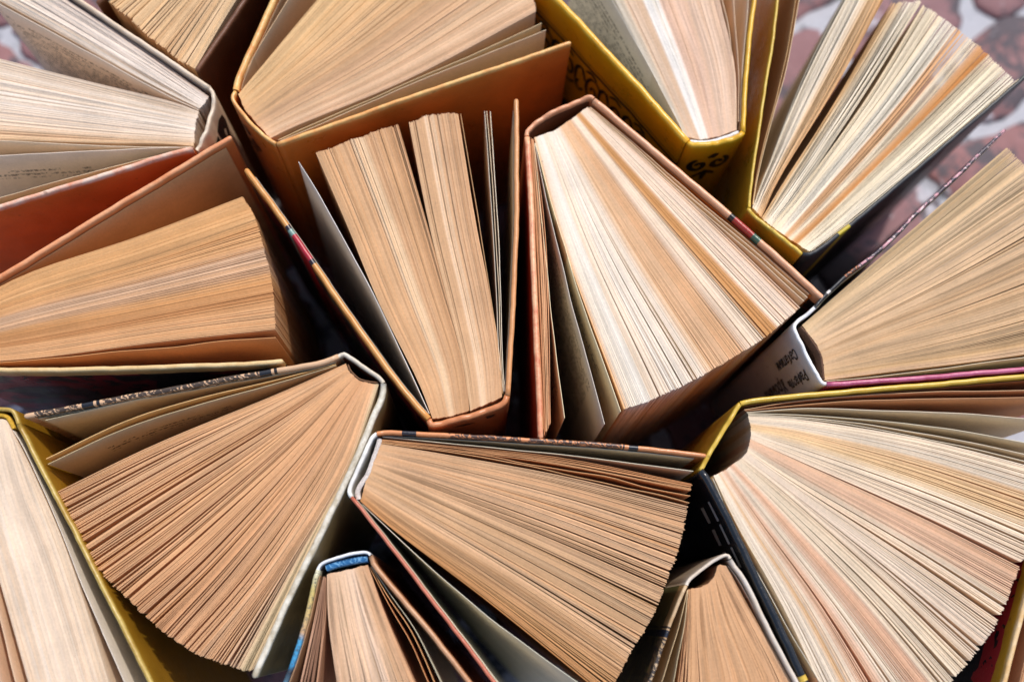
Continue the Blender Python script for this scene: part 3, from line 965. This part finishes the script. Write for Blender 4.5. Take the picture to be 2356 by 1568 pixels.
page_block(b, [[(1722, 956), (1728, 1000), (1716, 1042), (1676, 1075), (1642, 1094)], [(1860, 965), (1850, 1075), (1835, 1160), (1780, 1195), (1705, 1218)],
               [(2130, 1010), (2110, 1190), (2060, 1330), (1970, 1400), (1812, 1410)], [(2440, 1090), (2425, 1180), (2357, 1284), (2306, 1407), (2266, 1477), (2190, 1568), (2080, 1680), (1958, 1735)]], 215,
           [(0, (230, 212, 180)), (0.08, (226, 208, 176)), (0.10, (228, 190, 138)), (0.17, (232, 200, 148)), (0.20, (236, 216, 180)), (0.28, (234, 212, 178)), (0.30, (222, 182, 144)), (0.38, (220, 180, 142)), (0.40, (234, 214, 180)),
            (0.52, (232, 211, 180)), (0.62, (228, 208, 172)), (0.68, (232, 212, 178)), (0.70, (224, 182, 146)), (0.75, (222, 178, 140)), (0.765, (234, 216, 184)), (0.81, (234, 214, 182)), (0.82, (222, 182, 146)), (0.865, (224, 186, 150)),
            (0.875, (236, 218, 188)), (0.90, (236, 218, 188)), (0.905, (230, 186, 130)), (0.92, (230, 186, 130)), (0.93, (236, 220, 190)), (1, (238, 224, 196))], HP,
           gap=1.5, big=0.06, bigw=5, seed=97, shade=0.045, clump=0.1, tipj=0.0010)
leaf(b, [(1640, 1100), (1696, 1225), (1800, 1420), (1898, 1590), (1950, 1690)], HP, (208, 203, 182), mat=PAPER_TEXT, seed=98, curl=0.0002)
leaf(b, [(1634, 1100), (1680, 1212), (1780, 1412), (1872, 1590), (1925, 1700)], HP, (214, 178, 140), seed=99, curl=0.0002)

# ============ 10: small book bottom right
b = book('small tan book with a cream cover at the bottom, tucked against the black board', (1630, 1310))
c0 = (1700, 1500)
crm = make_cover('scuffed_cream_cover', (206, 184, 156), edge=(226, 216, 204), rough=0.4, wear_glint=0.7)
crm_p = make_cover('cream_cover_with_black_print', (170, 128, 78), edge=(214, 184, 146), rough=0.35, wear_glint=0.9, edge_v=0.0012, face=face_dark_olive,
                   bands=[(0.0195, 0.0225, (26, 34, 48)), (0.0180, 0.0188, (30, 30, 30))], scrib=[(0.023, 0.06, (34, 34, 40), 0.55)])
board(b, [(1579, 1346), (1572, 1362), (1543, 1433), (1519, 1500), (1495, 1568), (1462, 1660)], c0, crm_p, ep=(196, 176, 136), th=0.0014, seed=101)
o, sf = spine(b, [(1579, 1345), (1583, 1336), (1620, 1305), (1660, 1280), (1674, 1276), (1680, 1284)], c0, crm, th=0.0014, seed=102)
lining(o, sf)
board(b, [(1681, 1286), (1692, 1304), (1708, 1325), (1770, 1448), (1833, 1568), (1880, 1660)], c0, crm, ep=(196, 160, 120), th=0.0019, seed=103)
leaf(b, [(1582, 1356), (1562, 1440), (1540, 1510), (1522, 1568), (1495, 1650)], HP, (206, 180, 136), mat=PAPER_TEXT_LOW, seed=101, curl=0.0002)
leaf(b, [(1583, 1356), (1574, 1440), (1560, 1510), (1550, 1568), (1530, 1650)], HP, (200, 182, 142), seed=102, curl=0.0002)
page_block(b, [[(1584, 1354), (1588, 1355)], [(1577, 1450), (1584, 1450)], [(1562, 1568), (1580, 1568)], [(1545, 1655), (1575, 1655)]], 9, [(0, (206, 150, 100)), (1, (214, 170, 120))], HP, gap=0.6, seed=103)
page_block(b, [[(1589, 1352), (1613, 1350), (1642, 1328), (1653, 1300), (1672, 1301)], [(1587, 1450), (1640, 1440), (1690, 1420), (1735, 1412)], [(1584, 1568), (1655, 1560), (1740, 1560), (1824, 1568)], [(1580, 1655), (1660, 1660), (1760, 1670), (1865, 1655)]], 120,
           [(0, (206, 160, 112)), (0.3, (212, 166, 118)), (0.7, (208, 162, 114)), (1, (214, 170, 124))], HP, gap=0.22, big=0.02, seed=104, shade=0.06)
leaf(b, [(1675, 1300), (1700, 1335), (1765, 1455), (1828, 1568), (1872, 1655)], HP, (222, 196, 160), seed=104, curl=0.0001)

# ============ 11: fan, lower centre
b = book('fanned brown-paged book in the lower middle with a white spine and mottled top board', (835, 1070))
c0 = (1250, 1240)
mot = make_cover('mottled_orange_cover', (206, 128, 76), edge=(226, 160, 110), rough=0.3, wear_glint=0.4, bands=[(0.0105, 0.0165, (34, 34, 44)), (0.106, 0.110, (30, 34, 42)), (0.1035, 0.1042, (30, 34, 42))],
                 scrib=[(0.030, 0.103, (44, 34, 34), 0.52)])
red11 = make_cover('thin_red_cover', (176, 84, 54), edge=(206, 120, 92), rough=0.35, wear_glint=0.7)
wht11 = make_cover('white_paper_spine', (232, 228, 218), edge=(248, 246, 240), rough=0.4)
board(b, [(867, 996), (885, 994), (960, 996), (1100, 1004), (1300, 1016), (1450, 1027), (1620, 1047)], c0, mot, ep=(190, 184, 160), th=0.0018, seed=111)
spine(b, [(867, 996), (857, 1004), (832, 1058), (806, 1118), (803, 1132), (808, 1143)], c0, wht11, th=0.0017, seed=112, wob=0.0004)
board(b, [(808, 1143), (820, 1156), (880, 1232), (1000, 1388), (1137, 1568), (1210, 1664)], c0, red11, ep=(206, 204, 180), th=0.0015, seed=113)
headband(b, [(874, 1008), (862, 1045), (845, 1092), (822, 1130), (824, 1148)], make_plain('white_mesh_backing', (226, 214, 204), 0.8, 1100, 1.0), th=0.0022)
leaf(b, [(880, 1004), (1000, 1016), (1188, 1034), (1400, 1058), (1595, 1083)], HP, (214, 206, 176), seed=111, curl=0.0002)
page_block(b, [[(880, 1010), (878, 1014)], [(1050, 1028), (1048, 1034)], [(1300, 1056), (1298, 1070)], [(1592, 1112), (1590, 1130)]], 7, [(0, (196, 140, 90)), (1, (206, 156, 104))], HP, gap=1.2, seed=112, tipj=0.0016)
leaf(b, [(878, 1016), (1050, 1038), (1300, 1080), (1400, 1096), (1490, 1122), (1588, 1140)], HP, (206, 156, 106), seed=114, curl=0.0005)
leaf(b, [(877, 1018), (1050, 1042), (1300, 1088), (1430, 1120), (1520, 1138), (1586, 1156)], HP, (206, 160, 110), seed=115, curl=0.0005)
page_block(b, [[(876, 1020), (862, 1058), (846, 1095), (829, 1152)], [(1030, 1044), (1000, 1130), (960, 1200), (920, 1228)], [(1300, 1094), (1280, 1200), (1220, 1320), (1120, 1382)],
               [(1584, 1164), (1569, 1231), (1543, 1316), (1511, 1398), (1463, 1481), (1400, 1590), (1385, 1600)]], 125,
           [(0, (206, 164, 118)), (0.3, (214, 172, 126)), (0.5, (206, 166, 120)), (0.7, (212, 170, 122)), (0.74, (228, 186, 138)), (0.8, (206, 162, 114)), (0.92, (200, 150, 96)), (1, (196, 140, 82))], HP,
           gap=1.1, big=0.12, bigw=2.0, seed=116, shade=0.06, tipj=0.0009)
leaf(b, [(834, 1160), (900, 1222), (1000, 1312), (1151, 1440), (1335, 1572), (1385, 1606)], HP, (214, 210, 182), seed=116, curl=0.0003, lean=-0.022)

# ============ 12: small book, blue headband
b = book('small book at the bottom with a blue headband and a map-coloured left board', (790, 1300))
c0 = (870, 1500)
rain = make_cover('map_printed_cover', (180, 170, 120), edge=None, rough=0.3, face=face_rainbow)
tan12 = make_cover('tan_brown_cover', (176, 118, 76), edge=(214, 166, 124), rough=0.36, wear_glint=0.7)
wht12 = make_cover('thin_white_spine', (226, 228, 228), edge=(248, 248, 250), rough=0.35)
board(b, [(732, 1310), (727, 1324), (708, 1407), (684, 1490), (657, 1568), (630, 1650)], c0, rain, ep=(196, 160, 120), th=0.0019, seed=121)
spine(b, [(730, 1312), (736, 1299), (770, 1284), (815, 1272), (846, 1270), (852, 1276)], c0, wht12, th=0.0012, seed=122)
board(b, [(853, 1278), (862, 1299), (920, 1372), (1000, 1466), (1078, 1568), (1140, 1650)], c0, tan12, ep=(150, 104, 62), th=0.0020, seed=123)
headband(b, [(750, 1306), (780, 1296), (815, 1288), (846, 1284)], make_cover('blue_headband_cloth', (36, 104, 158), rough=0.8, scrib=[(0, 1, (110, 160, 196), 0.15)]), th=0.0028)
page_block(b, [[(744, 1326), (750, 1328)], [(726, 1420), (748, 1420)], [(690, 1568), (735, 1568)], [(668, 1650), (725, 1650)]], 9, [(0, (206, 160, 124)), (0.5, (106, 70, 50)), (1, (206, 156, 116))], HP, gap=2.2, big=0.3, seed=122)
page_block(b, [[(752, 1320), (800, 1310), (846, 1298)], [(760, 1430), (820, 1424), (892, 1416)], [(778, 1568), (860, 1560), (952, 1556)], [(790, 1655), (880, 1655), (985, 1640)]], 85,
           [(0, (214, 176, 136)), (0.25, (226, 192, 152)), (0.6, (230, 200, 166)), (0.7, (216, 178, 136)), (1, (206, 160, 114))], HP, gap=0.18, big=0.03, bigw=1.4, seed=123, shade=0.06)
leaf(b, [(850, 1304), (885, 1370), (935, 1460), (985, 1568), (1020, 1640)], HP, (196, 140, 90), seed=121, curl=0.0004)
leaf(b, [(853, 1303), (890, 1366), (945, 1450), (998, 1568), (1030, 1640)], HP, (212, 160, 106), seed=123, curl=0.0004)
leaf(b, [(855, 1302), (895, 1362), (955, 1450), (1014, 1568), (1045, 1640)], HP, (196, 190, 160), seed=124, curl=0.0004)

# ============ 13: big fan bottom left
b = book('brown-paged fan at the lower left, engraved top board and white-edged right board', (850, 860))
c0 = (450, 1200)
engr = make_cover('engraved_print_cover', (214, 172, 132), edge=(226, 188, 150), rough=0.28, wear_glint=0.4,
                  bands=[(0.0265, 0.0278, (30, 28, 30)), (0.0290, 0.0340, (34, 36, 42)), (0.1010, 0.1024, (30, 30, 34)), (0.1036, 0.1085, (34, 36, 42))],
                  scrib=[(0.034, 0.078, (26, 24, 26), 0.62), (0.078, 0.1, (40, 34, 34), 0.46), (0.109, 0.128, (34, 30, 30), 0.56)])
wht13 = make_cover('worn_white_cover', (150, 128, 84), edge=(238, 230, 212), rough=0.36, wear_glint=1.0, edge_v=0.0026)
grn13 = make_cover('greyed_cream_spine', (196, 180, 150), edge=(226, 218, 206), rough=0.4)
board(b, [(778, 818), (750, 830), (640, 850), (460, 882), (240, 922), (60, 956)], c0, engr, ep=(196, 186, 150), th=0.0022, seed=131)
o, sf = spine(b, [(778, 818), (791, 813), (806, 822), (840, 846), (874, 870), (882, 880)], c0, grn13, th=0.0018, seed=132)
lining(o, sf)
board(b, [(882, 881), (881, 905), (862, 950), (806, 1082), (730, 1240), (650, 1405), (586, 1552)], c0, wht13, ep=(190, 180, 140), th=0.0025, seed=133)
leaf(b, [(772, 838), (624, 876), (440, 920), (280, 972), (106, 1055)], HP, (226, 186, 124), seed=131, curl=0.0001)
leaf(b, [(774, 840), (626, 884), (445, 934), (285, 986), (110, 1067)], HP, (196, 178, 136), mat=PAPER_TEXT_LOW, seed=132, curl=0.0001)
leaf(b, [(768, 834), (624, 862), (440, 892), (280, 926), (104, 966)], HP, (200, 190, 156), seed=133, curl=0.0001)
page_block(b, [[(795, 836), (803, 852), (824, 873), (856, 882), (872, 882)], [(620, 912), (650, 1000), (700, 1060), (790, 1080), (812, 1052)], [(367, 1018), (405, 1150), (500, 1270), (620, 1310), (715, 1262)],
               [(132, 1130), (147, 1169), (183, 1242), (227, 1308), (293, 1378), (371, 1448), (459, 1506), (565, 1541), (588, 1538)]], 135,
           [(0, (216, 170, 120)), (0.3, (218, 168, 116)), (0.6, (212, 160, 110)), (0.85, (222, 174, 124)), (0.90, (228, 190, 146)), (0.95, (214, 190, 140)), (1, (214, 190, 152))], HP,
           gap=2.0, big=0.10, bigw=4.0, seed=134, shade=0.045, tipj=0.0008)
headband(b, [(800, 838), (806, 852), (826, 870), (856, 878), (870, 879)], make_plain('brown_backing', (120, 84, 56), 0.9, 700, 1.0), th=0.0008)

# ============ 14: yellow book left bottom
b = book('pale-paged book at the bottom left corner with an olive-yellow board and yellow headband', (0, 960))
c0 = (60, 1250)
oliv14 = make_cover('olive_yellow_cover', (156, 112, 24), edge=(206, 180, 96), rough=0.34, wear_glint=0.8, edge_v=0.0018)
spine(b, [(-105, 946), (-60, 940), (0, 940), (26, 944), (36, 960), (42, 974)], c0, oliv14, th=0.0016, seed=141)
board(b, [(42, 975), (70, 1032), (150, 1184), (250, 1380), (345, 1568), (392, 1662)], c0, oliv14, ep=(196, 196, 170), th=0.0019, seed=142)
board(b, [(-108, 948), (-106, 1100), (-90, 1350), (-60, 1640)], c0, oliv14, ep=(196, 180, 140), th=0.0019, seed=143)
headband(b, [(-90, 956), (-40, 952), (14, 956), (24, 970), (30, 985)], make_plain('yellow_headband_cloth', (226, 176, 50), 0.7, 1100, 1.0), th=0.0019)
page_block(b, [[(-92, 970), (-40, 966), (12, 966), (26, 985)], [(-60, 1130), (-10, 1130), (60, 1130), (92, 1120)], [(0, 1340), (40, 1340), (100, 1330), (165, 1300)], [(90, 1660), (140, 1660), (200, 1660), (272, 1640)]], 170,
           [(0, (224, 202, 170)), (0.3, (230, 212, 184)), (0.8, (228, 208, 178)), (1, (222, 198, 162))], HP, gap=0.12, big=0.02, bigw=0.8, seed=144, shade=0.025)
leaf(b, [(30, 990), (48, 1018), (110, 1150), (200, 1370), (286, 1568), (322, 1650)], HP, (226, 216, 196), seed=141, curl=0.0002)
leaf(b, [(-95, 975), (-72, 1130), (-25, 1320), (36, 1568), (60, 1650)], HP, (226, 196, 160), seed=142, curl=0.0002)
ll = [(-98, 975), (-88, 1130), (-50, 1330), (0, 1568), (18, 1650)]
lo = leaf(b, ll, HP, (216, 186, 152), seed=143, curl=0.0)

# ============ 15: left middle book
b = book('tan-paged book at the left edge, fore-edge facing right, with a wide orange top board', (-60, 760))
c0 = (300, 660)
org15 = make_cover('orange_board_cover', (216, 118, 60), edge=(236, 178, 132), rough=0.36, wear_glint=0.8, edge_v=0.002)
pale15 = make_cover('pale_tan_edge_cover', (206, 166, 104), edge=(238, 206, 152), rough=0.3, wear_glint=0.9, edge_v=0.002, face=face_dark_picture)
o, sf = board(b, [(-130, 706), (0, 634), (81, 586), (200, 512), (312, 445), (420, 380), (527, 316)], c0, org15, ep=(206, 162, 112), th=0.0022, seed=151, ept=0.0042)
board(b, [(-120, 852), (0, 850), (200, 848), (420, 841), (560, 836), (645, 830)], c0, pale15, ep=(206, 170, 120), th=0.0020, seed=152)
spine(b, [(-132, 708), (-150, 780), (-122, 850)], c0, org15, seed=153)
page_block(b, [[(-120, 728), (-132, 785), (-112, 838)], [(60, 632), (80, 735), (100, 824)], [(310, 546), (340, 660), (380, 785)], [(558, 451), (583, 492), (600, 547), (620, 620), (628, 675), (632, 719), (633, 757)]], 190,
           [(0, (214, 164, 104)), (0.2, (216, 166, 106)), (0.35, (210, 158, 100)), (0.42, (206, 168, 128)), (0.55, (212, 172, 130)), (0.60, (208, 156, 98)), (0.75, (196, 140, 84)), (0.85, (212, 162, 108)), (1, (210, 162, 110))], HP,
           gap=0.22, big=0.05, bigw=1.5, seed=154, shade=0.055, tipj=0.0006)
leaf(b, [(-110, 840), (120, 824), (300, 806), (404, 797), (500, 785), (634, 776)], HP, (206, 152, 98), seed=151, curl=0.0003)

# ============ 16: right bottom corner
b = book('book cut off by the lower right corner, cover printed red, yellow and black', (2420, 1600))
c0 = (2480, 1480)
yrb = make_cover('red_yellow_black_print_cover', (206, 146, 34), edge=(236, 206, 160), rough=0.36, wear_glint=0.95, edge_v=0.0022, face=face_red_black)
board(b, [(2268, 1720), (2313, 1568), (2335, 1480), (2358, 1396), (2384, 1300), (2398, 1235)], c0, yrb, ep=(206, 156, 100), th=0.0019, seed=161)
spine(b, [(2268, 1722), (2300, 1750), (2350, 1760)], c0, yrb, seed=162)
board(b, [(2352, 1758), (2450, 1640), (2600, 1450)], c0, yrb, ep=(206, 156, 100), th=0.0019, seed=163)
page_block(b, [[(2288, 1722), (2340, 1745)], [(2345, 1568), (2410, 1600)], [(2400, 1320), (2560, 1460)]], 90, [(0, (206, 156, 110)), (0.3, (214, 172, 130)), (1, (214, 172, 130))], HP, gap=0.4, big=0.08, seed=164)


# ------------------------------------------------------------------ ground
def ground():
    # irregular red stones set in white mortar
    mo = NT('white_mortar')
    ob = mo.coords('Object')
    n = mo.noise(24, ob, 5, 0.65)
    c = mo.mix(mo.ramp(n, 0.52, 0.60, 0, 1), (0.42, 0.42, 0.45), (0.04, 0.045, 0.055))
    mo.link(c, mo.b.inputs['Base Color'])
    mo.b.inputs['Roughness'].default_value = 0.8
    mo.bump(mo.noise(120, ob, 4, 0.6), 0.5, 0.002)
    # beyond the modelled stones the sheet carries on with the same paving pattern
    vor = mo.n('ShaderNodeTexVoronoi', feature='DISTANCE_TO_EDGE')
    vor.inputs['Scale'].default_value = 14
    mo.link(ob, vor.inputs['Vector'])
    sx = mo.n('ShaderNodeSeparateXYZ')
    mo.link(ob, sx.inputs[0])
    far = mo.math('MAXIMUM', mo.math('GREATER_THAN', mo.math('ABSOLUTE', sx.outputs[0]), 0.56),
                  mo.math('GREATER_THAN', mo.math('ABSOLUTE', sx.outputs[1]), 0.47))
    mk = mo.math('MULTIPLY', far, mo.math('GREATER_THAN', vor.outputs[0], 0.09))
    mo.link(mo.mix(mk, c, (0.30, 0.15, 0.15)), mo.b.inputs['Base Color'])
    st = NT('red_purple_stone')
    ob = st.coords('Object')
    info = st.n('ShaderNodeObjectInfo')
    ofs = st.n('ShaderNodeVectorMath', operation='ADD')
    st.link(ob, ofs.inputs[0])
    st.link(info.outputs['Random'], ofs.inputs[1])
    n1 = st.noise(30, ofs.outputs[0], 6, 0.65)
    n2 = st.noise(70, ofs.outputs[0], 5, 0.7)
    c = st.mix(st.ramp(n1, 0.3, 0.7, 0, 1), (0.19, 0.075, 0.072), (0.31, 0.155, 0.15))
    c = st.mix(st.ramp(info.outputs['Random'], 0, 1, 0, 0.6), c, (0.22, 0.12, 0.13))
    c = st.mix(st.ramp(st.noise(24, ofs.outputs[0], 6, 0.75), 0.50, 0.55, 0, 0.93), c, (0.07, 0.06, 0.07))
    c = st.mix(st.ramp(st.noise(26, ofs.outputs[0], 5, 0.7), 0.58, 0.63, 0, 0.85), c, (0.44, 0.42, 0.45))
    st.link(c, st.b.inputs['Base Color'])
    st.b.inputs['Roughness'].default_value = 0.75
    st.bump(n2, 0.6, 0.003)
    cy = 0.1
    g = mesh_obj('ground', [(-4, -4, 0), (4, -4, 0), (4, 4, 0), (-4, 4, 0)], [(0, 1, 2, 3)], mo.m, kind='structure')
    r = random.Random(11)
    ang = math.radians(28)
    ca, sa = math.cos(ang), math.sin(ang)
    SX, SY = 0.092, 0.058
    cnt = 0
    for j in range(-12, 13):
        for i in range(-8, 9):
            x0 = (i + 0.5 * (j % 2)) * SX
            y0 = j * SY
            X = x0 * ca - y0 * sa
            Y = x0 * sa + y0 * ca + cy
            if abs(X) > 0.52 or abs(Y - cy) > 0.40:
                continue
            wx, wy = SX * r.uniform(0.42, 0.50), SY * r.uniform(0.40, 0.49)
            ph = [r.uniform(0, 6.3) for _ in range(4)]
            m = 30
            rings = []
            jit = [1 + r.uniform(-0.045, 0.045) for _ in range(m)]
            for (rs, z) in ((1.0, 0.0), (0.99, 0.0016), (0.93, 0.0030), (0.55, 0.0036)):
                ring = []
                for q in range(m):
                    a = 2 * math.pi * q / m
                    e = 6.0
                    cx_, sx_ = math.cos(a), math.sin(a)
                    rr = (abs(cx_) ** e + abs(sx_) ** e) ** (-1 / e) * jit[q]
                    rr *= 1 + 0.05 * math.sin(2 * a + ph[0]) + 0.05 * math.sin(3 * a + ph[1]) + 0.04 * math.sin(5 * a + ph[2]) + 0.035 * math.sin(8 * a + ph[3])
                    lx, ly = cx_ * rr * wx * rs, sx_ * rr * wy * rs
                    ring.append((lx * ca - ly * sa + X, lx * sa + ly * ca + Y, z + (0.0006 * math.sin(a * 3 + ph[1]) if z > 0.001 else 0)))
                rings.append(ring)
            V = [p for ring in rings for p in ring] + [(X, Y, 0.0037)]
            Fc = []
            for k in range(3):
                for q in range(m):
                    Fc.append((k * m + q, k * m + (q + 1) % m, (k + 1) * m + (q + 1) % m, (k + 1) * m + q))
            for q in range(m):
                Fc.append((3 * m + q, 3 * m + (q + 1) % m, 4 * m))
            mesh_obj('stone', V, Fc, st.m, g, smooth=True)
            cnt += 1
    print('stones', cnt)


ground()

# put every book's origin at its own foot
for o in list(C.objects):
    if o.type == 'EMPTY' and '_c' in o:
        x, y = o['_c']
        o.location = (x, y, 0)
        for ch in o.children:
            ch.matrix_parent_inverse = Matrix.Translation((-x, -y, 0))
        del o['_c']
